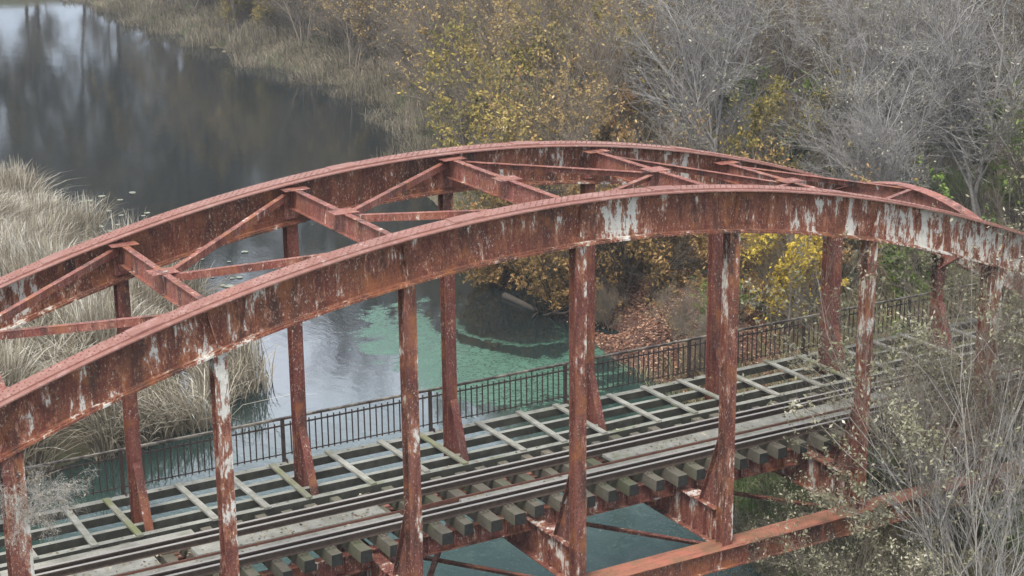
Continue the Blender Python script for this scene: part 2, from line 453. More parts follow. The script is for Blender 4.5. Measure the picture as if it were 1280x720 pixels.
for i in range(74):
    x = XA + .3 + i * sp
    if x > XB: break
    b = MB()
    if proto is None or i % 6 == 0 or True:
        r = rng.uniform
        L0 = 1.3 + r(-.11, .13); L1 = 3.82 + r(-.11, .11); hw = .12 + r(-.02, .01); zt = -.156; zl = -.384
        dz = .012
        b.hexa([(-hw, L0, zl), (hw, L0, zl), (hw, L1, zl), (-hw, L1, zl),
                (-hw + dz, L0 + .004, zt), (hw - dz, L0 + .006, zt), (hw - dz, L1, zt), (-hw + dz, L1, zt)])
        for yy in (1.81, 3.31): b.box(-hw * .85, hw * .85, yy - .16, yy + .16, -.1559, -.1415)
        for yy in (1.67, 1.95, 3.17, 3.45):
            for sx in (-.05, .05): b.box(sx - .015, sx + .015, yy - .015, yy + .015, -.1414, -.10)
        b.m[2] = 1; b.m[4] = 1
        o = b.build('sleeper', [sleep_m, end_m])
    o.location = (x, 0, 0); o.rotation_euler = (0, 0, rng.uniform(-.018, .018))
    tag(o, 'mossy grey wooden railway sleeper lying across the bridge under the rails', 'sleeper', 'sleepers across the bridge')
def plank(x0, x1, y0, y1, z0, z1, name, label, cat, mat, group=None, tilt=0):
    b = MB(); n = 5
    ys = [(x0, y0), (x1, y1)]
    b.hexa([(x0, y0, z0), (x1, y0, z0), (x1, y1, z0), (x0, y1, z0), (x0 + .004, y0 + .004, z1), (x1 - .004, y0 + .004, z1 + tilt), (x1 - .004, y1 - .004, z1 + tilt), (x0 + .004, y1 - .004, z1)])
    return tag(b.build(name, [mat]), label, cat, group)
plank(9.3, 14.7, 2.55, 2.98, -.1555, -.10, 'walkway_board', 'wide grey-green board between the rails, at the middle of the bridge', 'board', plank_m)
plank(14.74, 21., 2.55, 2.98, -.1555, -.105, 'walkway_board', 'wide grey-green board between the rails, towards the right end behind the bushes', 'board', plank_m)
plank(-7., -.4, 2.55, 2.95, -.1555, -.10, 'walkway_board', 'wide grey board between the rails at the left edge of the picture', 'board', plank_m)
plank(.3, 4.1, 2.56, 2.97, -.1555, -.10, 'walkway_board', 'wide grey board between the rails behind the second near post from left', 'board', plank_m)
plank(-7., 4.3, 2.14, 2.40, -.1555, -.095, 'side_board', 'narrow grey board beside the near guard rail, left half of the bridge', 'board', plank_m)
plank(5.6, 21., 2.14, 2.40, -.1555, -.095, 'side_board', 'narrow grey board beside the near guard rail, right half of the bridge', 'board', plank_m)
plank(-3., .6, 3.5, 3.78, -.1555, -.11, 'side_board', 'grey board on the sleeper ends behind the far rail at left', 'board', plank_m)
# footway timbers behind the track
FX0, FX1 = XA, XB
beamy = [(4.02, .075, -.115, 'grey timber beam nearest the track, at the edge of the open footway'),
         (4.62, .06, -.15, 'grey timber beam of the open footway, second from the track'),
         (5.32, .06, -.15, 'grey timber beam of the open footway, second from the railing'),
         (6.02, .09, -.13, 'grey timber beam under the railing at the outer edge of the footway')]
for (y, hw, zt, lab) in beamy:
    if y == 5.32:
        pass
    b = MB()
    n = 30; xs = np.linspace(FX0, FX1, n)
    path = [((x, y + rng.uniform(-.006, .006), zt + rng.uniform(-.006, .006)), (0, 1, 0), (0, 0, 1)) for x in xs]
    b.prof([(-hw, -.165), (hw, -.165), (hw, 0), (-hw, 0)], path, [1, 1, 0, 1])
    tag(b.build('footway_beam', [beam_m, beam_side_m]), lab, 'beam', 'lengthwise timbers of the footway')
k = 0
lbl = {}
for i in range(-9, 22):
    x = i * P / 3 + (.0 if i % 3 else .12) + rng.uniform(-.08, .08)
    x -= .06
    moss = (i % 3 == 0)
    y0 = 3.96 + rng.uniform(-.05, .03); y1 = 6.08 + rng.uniform(-.1, .06)
    if moss: x -= .34
    b = MB(); sk = rng.uniform(-.09, .09)
    z0 = -.1145; h = .045
    w = .065 if not moss else .06
    b.hexa([(x - w, y0, z0), (x + w, y0, z0), (x + w + sk, y1, z0), (x - w + sk, y1, z0), (x - w, y0, z0 + h), (x + w, y0, z0 + h), (x + w + sk, y1, z0 + h), (x - w + sk, y1, z0 + h)])
    if moss and i // 3 in (0, 1, 2, 5):
        where = {0: 'just left of the first far post from left', 1: 'just left of the second far post', 2: 'just left of the third far post', 5: 'just left of the wide far post at right'}[i // 3]
        tag(b.build('footway_crosspiece', [moss_m]), 'narrow crosspiece green with moss, ' + where, 'crosspiece', 'crosspieces of the footway')
    else:
        tag(b.build('footway_crosspiece', [plank_m]), 'bare grey wooden crosspiece laid over the footway timbers', 'crosspiece', 'crosspieces of the footway')

# ------------------------------------------------------------------ railing
YF = 6.2
fence = empty('iron_railing', (XA, YF, 0)); tag(fence, 'rusty iron railing with thin upright bars along the far side of the bridge', 'railing')
posts = [.05 + i * 3.44 for i in range(-3, 8)]
ZT = .80
def fpart(b, name, m): 
    o = b.build(name, m, fence); o.matrix_parent_inverse = fence.matrix_world.inverted(); o.location = (-XA, -YF, 0); o.matrix_parent_inverse.identity(); return o
b = MB(); b.box(posts[0] - .05, posts[-1] + .1, YF - .03, YF + .03, ZT - .012, ZT + .012); b.box(posts[0], posts[-1], YF - .006, YF + .006, ZT - .045, ZT - .0125)
fpart(b, 'handrail', railtop_m)
for px in posts:
    b = MB(); b.box(px - .035, px + .035, YF - .03, YF + .03, -.35, ZT - .0455); b.box(px - .008, px + .008, YF - .20, YF - .031, -.34, -.05)
    fpart(b, 'post', iron_m)
for a, e in zip(posts[:-1], posts[1:]):
    b = MB()
    b.box(a + .036, e - .036, YF - .015, YF + .015, ZT - .18, ZT - .15); b.box(a + .036, e - .036, YF - .012, YF + .012, -.005, .015)
    m = 23; xs = np.linspace(a + .036, e - .036, m + 2)[1:-1]
    for i, x in enumerate(xs):
        top = ZT - .046 if i % 4 == 1 else ZT - .10
        bend = rng.uniform(-.008, .008)
        h_ = .0115
        b.hexa([(x - h_ + bend, YF - h_, -.04), (x + h_ + bend, YF - h_, -.04), (x + h_ + bend, YF + h_, -.04), (x - h_ + bend, YF + h_, -.04),
                (x - h_, YF - h_, top), (x + h_, YF - h_, top), (x + h_, YF + h_, top), (x - h_, YF + h_, top)])
    fpart(b, 'railing_panel', iron_m)

# ------------------------------------------------------------------ terrain
yr = np.array([-400, -30, -10, 0, 6, 12, 20, 30, 45, 63, 75, 110, 140, 160, 172, 1000.])
xr = np.array([-5, 8, 11.5, 13, 15.5, 19, 20.7, 22.8, 26.5, 34, 36, 36, 37, 42, -200, -900.])
yl = np.array([-400, 15, 19, 24, 50, 58, 80, 1000.])
xl = np.array([-25, -16, 2, 7, 6.5, 0, -40, -60.])
def vnoise(x, y, s, seed=0):
    x = np.asarray(x) / s; y = np.asarray(y) / s
    xi = np.floor(x).astype(int); yi = np.floor(y).astype(int); fx = x - xi; fy = y - yi
    fx = fx * fx * (3 - 2 * fx); fy = fy * fy * (3 - 2 * fy)
    h = lambda a, b: (np.sin(a * 127.1 + b * 311.7 + seed * 74.7) * 43758.5453) % 1.0
    return (h(xi, yi) * (1 - fx) + h(xi + 1, yi) * fx) * (1 - fy) + (h(xi, yi + 1) * (1 - fx) + h(xi + 1, yi + 1) * fx) * fy
def height(x, y):
    x = np.asarray(x, float); y = np.asarray(y, float)
    nz = (vnoise(x, y, 3.1) - .5) * 1.2 + (vnoise(x, y, 1.3, 3) - .5) * 1.1
    d = np.maximum(x - np.interp(y, yr, xr), np.interp(y, yl, xl) - x) + nz * 1.3
    d = np.maximum(d, (y - 171) * .8)
    up = np.where(d > 0, 1.7 * (1 - np.exp(-d / 3.2)) + .035 * np.minimum(d, 80), .5 * d)
    up = np.maximum(up, -1.4)
    z = WATER + up + np.where(d > 0, nz * .12, 0)
    # railway embankment beyond both bridge ends
    e = np.maximum(XB + 1.5 - x, x - XA + 1.5) if False else np.minimum(np.abs(x - (XB + 1.5)), 0)
    off = np.maximum(np.abs(y - W / 2) - 3.6, 0)
    ex = np.maximum(np.maximum(XB + 1.2 - x, 0), 0); ex2 = np.maximum(x - (XA - 1.2), 0)
    emb = -.45 - .62 * np.hypot(off, np.minimum(ex, ex2))
    return np.maximum(z, emb)
def axis(lo, hi, fine_lo, fine_hi, st):
    a = list(np.arange(fine_lo, fine_hi, st)); g = st; v = fine_hi
    while v < hi: a.append(v); g *= 1.18; v += g
    a.append(hi); v = fine_lo; g = st
    pre = []
    while v > lo: g *= 1.18; v -= g; pre.append(max(v, lo))
    return np.array(pre[::-1] + a)
gx = axis(-1500, 1500, -14, 72, .6); gy = axis(-1200, 1800, -16, 100, .6)
X, Y = np.meshgrid(gx, gy); Z = height(X, Y)
V = np.stack([X, Y, Z], -1).reshape(-1, 3); nx, ny = len(gx), len(gy)
i = np.arange(nx - 1)[None, :] + (np.arange(ny - 1) * nx)[:, None]
Q = np.stack([i, i + 1, i + 1 + nx, i + nx], -1).reshape(-1, 4)
def ground_mat():
    n = N('leaf_litter_ground')
    a = n.noise(.22, 5, .6); f = n.noise(9, 6, .75); g = n.noise(1.3, 5, .7)
    c = n.mix(n.ramp(g, [(.35, 0.), (.62, 1.)]), (.075, .065, .04), (.125, .105, .07))
    c = n.mix(n.ramp(a, [(.48, 0.), (.6, .85)]), c, (.055, .085, .028))
    # drifts of fallen red-brown leaves near the water
    sx = n.t.nodes.new('ShaderNodeSeparateXYZ'); n.L(n.pos, sx.inputs[0])
    dx = n.math('DIVIDE', n.math('SUBTRACT', sx.outputs[0], 22.2), 2.6); dy = n.math('DIVIDE', n.math('SUBTRACT', sx.outputs[1], 20.5), 7.)
    rr = n.math('ADD', n.math('POWER', dx, 2), n.math('POWER', dy, 2))
    rr = n.math('ADD', rr, n.math('MULTIPLY', n.math('SUBTRACT', g, .5), 2.2))
    c = n.mix(n.ramp(rr, [(.8, 1.), (1., .0)]), c, n.mix(n.ramp(f, [(.4, 0.), (.6, 1.)]), (.055, .034, .026), (.17, .095, .07)))
    c = n.mix(n.ramp(f, [(.3, .7), (.5, 0.)]), c, (.025, .02, .014))
    n.bump(f, .8, .06)
    return n.fin(c, .95, .15)
me = fast_mesh('ground', V, Q, np.zeros((0, 3), int), [ground_mat()], smooth=True)
tag(link('ground', me), kind='structure')

# ------------------------------------------------------------------ water
def water_mat():
    n = N('river_water')
    sx = n.t.nodes.new('ShaderNodeSeparateXYZ'); n.L(n.pos, sx.inputs[0])
    dx = n.math('DIVIDE', n.math('SUBTRACT', sx.outputs[0], 17.), 3.7); dy = n.math('DIVIDE', n.math('SUBTRACT', sx.outputs[1], 22.6), 6.)
    rr = n.math('ADD', n.math('POWER', dx, 2), n.math('POWER', dy, 2))
    sw = n.noise(.35, 5, .6, None, 2.2)
    rr = n.math('ADD', rr, n.math('MULTIPLY', n.math('SUBTRACT', sw, .5), 2.6))
    rr = n.math('ADD', rr, n.math('MULTIPLY', n.math('SUBTRACT', n.noise(2.6, 8, .75, None, .8), .5), 1.9))
    scum = n.ramp(rr, [(.72, 1.), (.98, 0.)])
    hx = n.math('DIVIDE', n.math('SUBTRACT', sx.outputs[0], 19.2), 2.5); hy = n.math('DIVIDE', n.math('SUBTRACT', sx.outputs[1], 24.8), 4.6)
    hr = n.math('SQRT', n.math('ADD', n.math('POWER', hx, 2), n.math('POWER', hy, 2)))
    hr = n.math('ADD', hr, n.math('MULTIPLY', n.math('SUBTRACT', n.noise(.7, 6, .7), .5), .7))
    arcs = n.ramp(n.math('MULTIPLY', n.math('ADD', n.math('SINE', n.math('MULTIPLY', hr, 21.)), 1.), .5), [(.62, 0.), (.85, 1.)])
    solid = n.ramp(hr, [(.92, 0.), (1.04, 1.)])
    inner = n.math('MULTIPLY', arcs, n.ramp(hr, [(.5, 0.), (.7, .75)]))
    scum = n.math('MULTIPLY', scum, n.math('MAXIMUM', solid, inner))
    thread = n.ramp(n.noise(.9, 6, .7, None, 3.), [(.46, 1.), (.5, .35), (.54, 1.)])
    scum = n.math('MULTIPLY', scum, thread)
    near = n.ramp(n.math('DIVIDE', n.math('SUBTRACT', sx.outputs[1], 8.), 16.), [(0., 1.), (1., 0.)])
    deep = n.mix(near, (.010, .014, .014), (.018, .046, .037))
    deep = n.mix(n.math('MULTIPLY', n.ramp(n.noise(.8, 5, .7, None, 1.), [(.45, 0.), (.65, .8)]), near), deep, (.04, .072, .058))
    c = n.mix(scum, deep, n.mix(n.noise(1.2, 5, .6, None, 1.5), (.035, .085, .058), (.075, .15, .105)))
    fl = n.ramp(n.noise(6.5, 3, .6), [(.735, 0.), (.76, 1.)])          # small floating leaves near the bank
    nb = n.ramp(n.noise(.25, 3, .5), [(.45, 0.), (.6, 1.)])
    fl = n.math('MULTIPLY', fl, nb)
    sk = n.math('MULTIPLY', n.ramp(n.noise(11, 5, .75), [(.56, 0.), (.66, .9)]), near)  # specks of reflected light painted into the near water, with leaf flecks
    c = n.mix(sk, c, (.07, .12, .095))
    c = n.mix(fl, c, (.33, .32, .24))
    rip = n.noise(1, 4, .6, n.mapv((1.1, .5, 1)))
    rip2 = n.noise(7, 3, .6)
    n.bump(n.math('ADD', rip, n.math('MULTIPLY', rip2, .16)), .07, .10)
    m = n.fin(c, n.math('ADD', .012, n.math('MULTIPLY', n.math('MAXIMUM', scum, fl), .38)), .5)
    n.bs.inputs['IOR'].default_value = 1.333
    return m
b = MB(); b.add([(-1500, -1200, WATER), (1500, -1200, WATER), (1500, 1800, WATER), (-1500, 1800, WATER)], [(0, 1, 2, 3)])
tag(b.build('river', [water_mat()]), kind='structure')

# ------------------------------------------------------------------ vegetation
def bark(name, a, b_): return simple(name, a, b_, 14, .9, .2)
bark_grey = bark('pale_grey_bark', (.31, .295, .275), (.17, .16, .15))
bark_brown = bark('brown_bark', (.14, .112, .085), (.21, .18, .145))
bark_dark = bark('dark_bark', (.045, .038, .03), (.075, .062, .05))
bark_pale = bark('whitish_bark', (.42, .39, .35), (.27, .25, .22))
def leafmat(name, stops, rough=.7, gain=1.45):
    stops = [(p_, tuple(min(v_ * gain, .75) for v_ in c_)) for p_, c_ in stops]
    n = N(name); a = n.attr('rnd')
    c = n.ramp(a, stops)
    m = n.fin(c, rough, .25)
    tr = n.t.nodes.new('ShaderNodeBsdfTranslucent'); n.L(c, tr.inputs[0])
    mx = n.t.nodes.new('ShaderNodeMixShader'); mx.inputs[0].default_value = .3
    n.L(n.bs.outputs[0], mx.inputs[1]); n.L(tr.outputs[0], mx.inputs[2]); n.L(mx.outputs[0], n.out.inputs[0])
    return m
olive_l = leafmat('olive_yellow_leaves', [(0, (.05, .055, .02)), (.35, (.12, .11, .035)), (.65, (.24, .18, .05)), (.88, (.36, .27, .07)), (1, (.42, .36, .2))])
tan_l = leafmat('tan_leaves', [(0, (.09, .065, .03)), (.4, (.19, .13, .05)), (.8, (.33, .235, .09)), (1, (.42, .35, .2))])
yellow_l = leafmat('yellow_leaves', [(0, (.10, .09, .02)), (.4, (.34, .24, .03)), (.8, (.54, .38, .05)), (1, (.6, .48, .13))])
green_l = leafmat('green_leaves', [(0, (.03, .05, .015)), (.4, (.075, .115, .025)), (.8, (.15, .20, .045)), (1, (.26, .30, .09))])
brown_l = leafmat('orange_brown_leaves', [(0, (.06, .045, .02)), (.35, (.15, .10, .035)), (.6, (.24, .145, .055)), (.85, (.33, .19, .08)), (1, (.42, .33, .17))])
pale_l = leafmat('pale_willow_leaves', [(0, (.055, .052, .03)), (.35, (.125, .118, .07)), (.7, (.24, .225, .15)), (1, (.46, .43, .35))])

def tubes(pts, rad, m):
    """pts [N,K,3], rad [N,K] -> V, quads"""
    Nn, K, _ = pts.shape
    if Nn == 0: return np.zeros((0, 3)), np.zeros((0, 4), int)
    d = pts[:, -1] - pts[:, 0]; d /= np.linalg.norm(d, axis=1, keepdims=True) + 1e-9
    ref = np.where(np.abs(d[:, 2:3]) < .8, np.array([[0, 0, 1.]]), np.array([[1., 0, 0]]))
    a = np.cross(d, ref); a /= np.linalg.norm(a, axis=1, keepdims=True); b_ = np.cross(d, a)
    th = np.arange(m) * 2 * np.pi / m
    ring = a[:, None, :] * np.cos(th)[None, :, None] + b_[:, None, :] * np.sin(th)[None, :, None]
    V = pts[:, :, None, :] + ring[:, None, :, :] * rad[:, :, None, None]
    V = V.reshape(-1, 3)
    n_, k_, j_ = np.meshgrid(np.arange(Nn), np.arange(K - 1), np.arange(m), indexing='ij')
    base = n_ * K * m + k_ * m; jj = (j_ + 1) % m
    Q = np.stack([base + j_, base + jj, base + m + jj, base + m + j_], -1).reshape(-1, 4)
    return V, Q
def branches(r, start, dirs, length, r0, K=4, bend=.25, droop=0., taper=.35):
    n = len(start); pts = np.zeros((n, K, 3)); pts[:, 0] = start; d = dirs / np.linalg.norm(dirs, axis=1, keepdims=True)
    for k in range(1, K):
        d = d + r.normal(0, bend, (n, 3)) * .6; d[:, 2] += droop
        d /= np.linalg.norm(d, axis=1, keepdims=True)
        pts[:, k] = pts[:, k - 1] + d * (length / (K - 1))[:, None]
    rad = r0[:, None] * np.linspace(1, taper, K)[None, :]
    return pts, rad
def children(r, pts, rad, per, lo, spread, up, lf, llen):
    n, K, _ = pts.shape
    idx = np.repeat(np.arange(n), per); t = r.uniform(lo, 1, len(idx)) * (K - 1); k = np.minimum(t.astype(int), K - 2); f = (t - k)[:, None]
    st = pts[idx, k] * (1 - f) + pts[idx, k + 1] * f
    d = pts[idx, k + 1] - pts[idx, k]; d /= np.linalg.norm(d, axis=1, keepdims=True) + 1e-9
    rd = r.normal(0, 1, (len(idx), 3)); rd /= np.linalg.norm(rd, axis=1, keepdims=True)
    d = d + rd * spread; d[:, 2] += up
    rr = (rad[idx, k] * lf)
    plen = np.linalg.norm(pts[idx, -1] - pts[idx, 0], axis=1)
    ln = plen * llen * r.uniform(.55, 1.25, len(idx))
    return st, d, ln, rr
def make_plant(seed, H, stems, lean, per, leaves, leafsize, mt, mb, ml, up=.15, spread=.75, r0=None, minr=.006, base_spread=.3, droop=0., twig_len=.55, lo1=.25, clump=True, crown_low=0):
    r = np.random.default_rng(seed)
    start = np.zeros((stems, 3)); start[:, :2] = r.normal(0, base_spread, (stems, 2)); start[:, 2] = -.3
    an = r.uniform(0, 2 * np.pi, stems) if stems > 1 else np.zeros(1)
    dirs = np.stack([np.cos(an) * lean, np.sin(an) * lean, np.ones(stems)], -1) + r.normal(0, .08, (stems, 3))
    r0 = r0 or H * .014
    ln = H * r.uniform(.72, 1., stems)
    p0, q0 = branches(r, start, dirs, ln, np.full(stems, r0) * r.uniform(.7, 1.1, stems), 7, .10, 0., .25)
    lv = [(p0, q0)]
    pts, rad = p0, q0
    for li, pr in enumerate(per):
        lo = lo1 if li == 0 else .15
        st, d, ln, rr = children(r, pts, rad, pr, lo, spread, up, .62, (.5, twig_len, twig_len, twig_len)[li])
        rr = np.maximum(rr, minr)
        pts, rad = branches(r, st, d, np.maximum(ln, .15), rr, 4 if li < 2 else 3, .28, droop, .4)
        lv.append((pts, rad))
    # trunk mesh: level 0 and 1
    def pack(lvs, ms):
        Vs, Qs = [], []; off = 0
        for (p_, q_), m in zip(lvs, ms):
            v, qd = tubes(p_, q_, m); Vs.append(v); Qs.append(qd + off); off += len(v)
        return np.concatenate(Vs), np.concatenate(Qs)
    V0, Q0 = pack(lv[:2], (7, 5))
    V1, Q1 = pack(lv[2:], (3,) * (len(lv) - 2))
    mq = np.zeros(len(Q1))
    rnd = np.zeros(len(V1))
    if leaves:
        src = lv[-1][0]; n = len(src)
        w = np.ones(n)
        if clump:
            c = src[:, -1]; w = np.clip(vnoise(c[:, 0] + c[:, 2] * .7, c[:, 1] - c[:, 2] * .5, .18 * H, seed) - .3, .01, 1) ** 2
        idx = r.choice(n, leaves, p=w / w.sum()); t = r.uniform(.1, 1, leaves)[:, None]
        c = src[idx, 1] * (1 - t) + src[idx, -1] * t + r.normal(0, .05, (leaves, 3))
        a = r.normal(0, 1, (leaves, 3)); a /= np.linalg.norm(a, axis=1, keepdims=True)
        b_ = np.cross(a, r.normal(0, 1, (leaves, 3))); b_ /= np.linalg.norm(b_, axis=1, keepdims=True)
        s_ = leafsize * r.uniform(.5, 1.3, leaves)[:, None]
        LV = np.stack([c - a * s_, c + b_ * s_ * .45, c + a * s_, c - b_ * s_ * .45], 1).reshape(-1, 3)
        LQ = np.arange(leaves * 4).reshape(-1, 4) + len(V1)
        hue = np.clip(.5 * r.uniform(0, 1, leaves) + .5 * vnoise(c[:, 0] + c[:, 2], c[:, 1] - c[:, 2], .22 * H, seed + 5) + r.normal(0, .08, leaves), 0, 1)
        V1 = np.concatenate([V1, LV]); Q1 = np.concatenate([Q1, LQ]); mq = np.concatenate([mq, np.ones(leaves)]); rnd = np.concatenate([rnd, np.repeat(hue, 4)])
    return (V0, Q0, V1, Q1, mq, rnd, mt, mb, ml)
T3 = np.zeros((0, 3), int)
def plant_proto(name, args):
    V0, Q0, V1, Q1, mq, rnd, mt, mb, ml = args
    return (name, fast_mesh('trunk', V0, Q0, T3, [mt], smooth=True), fast_mesh('crown', V1, Q1, T3, [mb, ml or mb], mq=mq, rnd=rnd))
def put(proto, x, y, label, cat, s=1., rz=None, group=None, z=None, sz=None, tilt=(0, 0)):
    name, m0, m1 = proto
    o = empty(name, (x, y, float(height(x, y)) - .05 if z is None else z)); o.scale = (s, s, sz or s)
    o.rotation_euler = (tilt[0], tilt[1], rng.uniform(0, 6.28) if rz is None else rz)
    link('trunk', m0, o); link('crown', m1, o)
    return tag(o, label, cat, group)

olive = [plant_proto('olive_leaved_tree', make_plant(11 + i, 7.5, 6, .28, (9, 8, 7), 9000, .11, bark_brown, bark_brown, olive_l, up=.25, r0=.07, base_spread=.5, lo1=.12)) for i in range(2)]
tan = [plant_proto('tan_willow_tree', make_plant(21 + i, 8.5, 7, .22, (9, 8, 8), 7000, .10, bark_brown, bark_brown, tan_l, up=.5, r0=.07, base_spread=.6, lo1=.12)) for i in range(2)]
bare = [plant_proto('bare_tree', make_plant(31 + i, 9, 3, .25, (12, 8, 7, 3), 1600, .075, bark_grey, (bark_grey, bark_dark, bark_brown)[i], pale_l, up=.2, r0=.12, base_spread=.3, lo1=.2, minr=.009, spread=.85)) for i in range(3)]
barebr = [plant_proto('bare_tree', make_plant(41 + i, 8, 4, .3, (11, 9, 8, 3), 2500, .09, bark_brown, bark_brown, tan_l, up=.2, r0=.10, base_spread=.4, lo1=.15, minr=.007)) for i in range(2)]
brown = [plant_proto('orange_brown_shrub', make_plant(51 + i, 4.6, 8, .45, (8, 7, 6), 12000, .085, bark_dark, bark_dark, brown_l, up=.15, r0=.04, base_spread=.6, lo1=.1)) for i in range(2)]
yell = [plant_proto('yellow_shrub', make_plant(61, 4.6, 7, .3, (9, 7, 6), 11000, .085, bark_brown, bark_brown, yellow_l, up=.2, r0=.035, base_spread=.4, lo1=.05))]
green = [plant_proto('green_shrub', make_plant(71 + i, 3.6, 8, .4, (8, 7, 6), 9000, .10, bark_brown, bark_brown, green_l, up=.2, r0=.035, base_spread=.5, lo1=.05)) for i in range(2)]
tall = [plant_proto('tall_bare_tree', make_plant(81 + i, 22, 1, .05, (16, 9, 8, 3), 2500, .25, bark_dark, bark_dark, tan_l, up=.25, r0=.26, base_spread=0., lo1=.25, minr=.022, spread=.8)) for i in range(2)]

R = lambda a, b_: rng.uniform(a, b_)
# bank right behind the bridge
put(yell[0], 24.2, 15.0, 'bright yellow leafy shrub on the bank behind the railing', 'shrub', .74)
put(yell[0], 26.6, 18.6, 'second yellow shrub, duller and set back behind the bright one', 'shrub', .55)
put(brown[0], 23.0, 22.5, 'orange-brown leafy shrub hanging over the dark water behind the far arch', 'shrub', 1.0)
put(brown[1], 26.2, 21.0, 'dense orange-brown shrub just left of the yellow one', 'shrub', .8)
put(brown[0], 24.8, 26.5, 'larger brown leafy shrub on the bank beyond the fallen leaves', 'shrub', .85)
put(brown[1], 21.8, 29.5, 'brown shrub leaning over the far edge of the green scum', 'shrub', .9)
put(brown[0], 24.0, 17.6, 'low brown leafy shrub close behind the railing, left of the yellow shrub', 'shrub', .5)
put(brown[1], 27.2, 17.2, 'orange-brown shrub half hidden behind the yellow shrub', 'shrub', .75)
put(green[0], 22.6, 16.6, 'low green shrub at the foot of the yellow shrub', 'shrub', .42)
put(green[1], 29.0, 15.0, 'low green shrub to the right of the yellow shrub', 'shrub', .8)
put(olive[0], 23.6, 32.5, 'olive and yellow leaved tree at the water edge behind the arch crown', 'tree', .8)
put(olive[1], 26.5, 37.5, 'olive leaved tree whose foliage shows just above the far arch', 'tree', .9)
put(olive[0], 28.2, 44.5, 'yellowish tree at the left end of the bank by the open water', 'tree', .75)
put(olive[0], 33.5, 24.5, 'golden-olive tree rising behind the right half of the arch', 'tree', .62)
put(tan[1], 36.5, 30.5, 'ochre leaved tree on the slope behind the right half of the arch', 'tree', .7)
put(tan[0], 33.0, 50.0, 'tan leafy tree by the open water left of the arch crown', 'tree', .8)
put(brown[1], 21.9, 24.6, 'orange-brown shrub overhanging the dark water above the fallen tree', 'shrub', .7)
put(olive[1], 30.6, 32.0, 'olive leaved tree straight behind the arch crown', 'tree', .8)
put(green[0], 34.0, 27.5, 'rounded green shrub above the right part of the far arch', 'shrub', 1.2)
put(green[1], 37.5, 18.5, 'bright green shrub standing alone among bare twigs at right', 'shrub', 1.15)
put(green[0], 40.5, 17.0, 'dull green shrub at the right edge of the picture', 'shrub', 1.15)
put(green[1], 22.6, 8.8, 'low green shrub on the bank under the right end of the bridge', 'shrub', .5)
for (x, y, s, pr, lab, cat, grp) in [
    (30.5, 24.5, .62, olive[1], 'olive leaved bush behind the yellow shrubs', 'bush', None),
    (31.5, 19.0, .6, bare[0], 'small grey bare bush between yellow and green shrubs', 'bush', None),
    (27.8, 30.0, 1.1, brown[0], 'tall orange-brown bush behind the other brown shrubs', 'bush', None)]:
    put(pr, x, y, lab, cat, s, group=grp)
# thicket filling the bank: bands of depth
g1 = 'tan twiggy trees on the bank'; g2 = 'bare grey trees of the thicket at right'; g3 = 'brown bare trees of the thicket'; g4 = 'olive trees on the far bank'
pts = []
def far_enough(x, y, d):
    for (a, b_) in pts:
        if (a - x) ** 2 + (b_ - y) ** 2 < d * d: return False
    return True
CX, CY = -8.87, -25.27
n_t = 0
for k in range(6000):
    ang = R(math.radians(10), math.radians(52)); dist = 50 + 110 * R(0, 1) ** 1.25
    x = CX + math.sin(ang) * dist; y = CY + math.cos(ang) * dist
    if x < np.interp(y, yr, xr) + 2.0 and y < 172: continue
    if y < 24 and x < 33: continue
    if not far_enough(x, y, 3.4 + dist * .018): continue
    pts.append((x, y)); n_t += 1
    u = (ang - math.radians(29.6)) / math.radians(16.6)      # -1..1 across the view
    q = R(0, 1)
    if u > .55 or (u > .25 and q < .6): pr = bare[int(R(0, 3))]; lab = 'bare grey twiggy tree in the thicket on the right bank'; g = g2
    elif u > .15 or q < .25: pr = barebr[int(R(0, 2))]; lab = 'brown bare tree with a few withered leaves in the thicket'; g = g3
    elif q < .6: pr = tan[int(R(0, 2))]; lab = 'tan leaved twiggy tree on the bank behind the arch'; g = g1
    else: pr = olive[int(R(0, 2))]; lab = 'olive and yellow leaved tree on the bank beyond the river'; g = g4
    hs = {True: .6, False: .85}[dist < 62]
    if x < 42 and y > 55: hs = .6
    put(pr, x, y, lab, 'tree', hs * R(.85, 1.15), group=g)
print('thicket', n_t)
for i_, (x, y) in enumerate([(37.5, 66), (38.5, 71), (38, 76.5), (39.5, 82), (38.5, 88), (40.5, 93), (38.5, 99), (41, 104), (39, 111), (42, 117), (43, 86), (43, 76), (44, 98), (45, 110), (36.2, 62.5), (40, 125)]):
    put((barebr[0], bare[1], tan[0], barebr[1])[i_ % 4], x, y, 'low twiggy bare bush overhanging the far bank above the water', 'bush', R(.6, .85), group='bushes along the far bank')
for i_, (x, y, s_, lab) in enumerate([(21.6, 17.8, .18, 'small bare bush at the water edge just behind the railing'), (21.9, 22.3, .2, 'small bare bush at the water edge in front of the fallen leaves'), (22.4, 25.6, .34, 'bare brown bush hanging over the dark water'), (20.6, 14.6, .24, 'small bare bush by the water behind the footway')]):
    put(barebr[i_ % 2], x, y, lab, 'bush', s_)
lg = make_plant(111, 7., 1, .0, (9, 4), 0, .1, bark_dark, bark_dark, None, up=.1, r0=.13, base_spread=0, lo1=.3, minr=.01)
put(plant_proto('fallen_tree', lg), 20.8, 27.2, 'dark fallen tree lying in the water below the bank', 'fallen tree', 1., rz=0., z=WATER + .1, tilt=(math.radians(85), math.radians(0)))
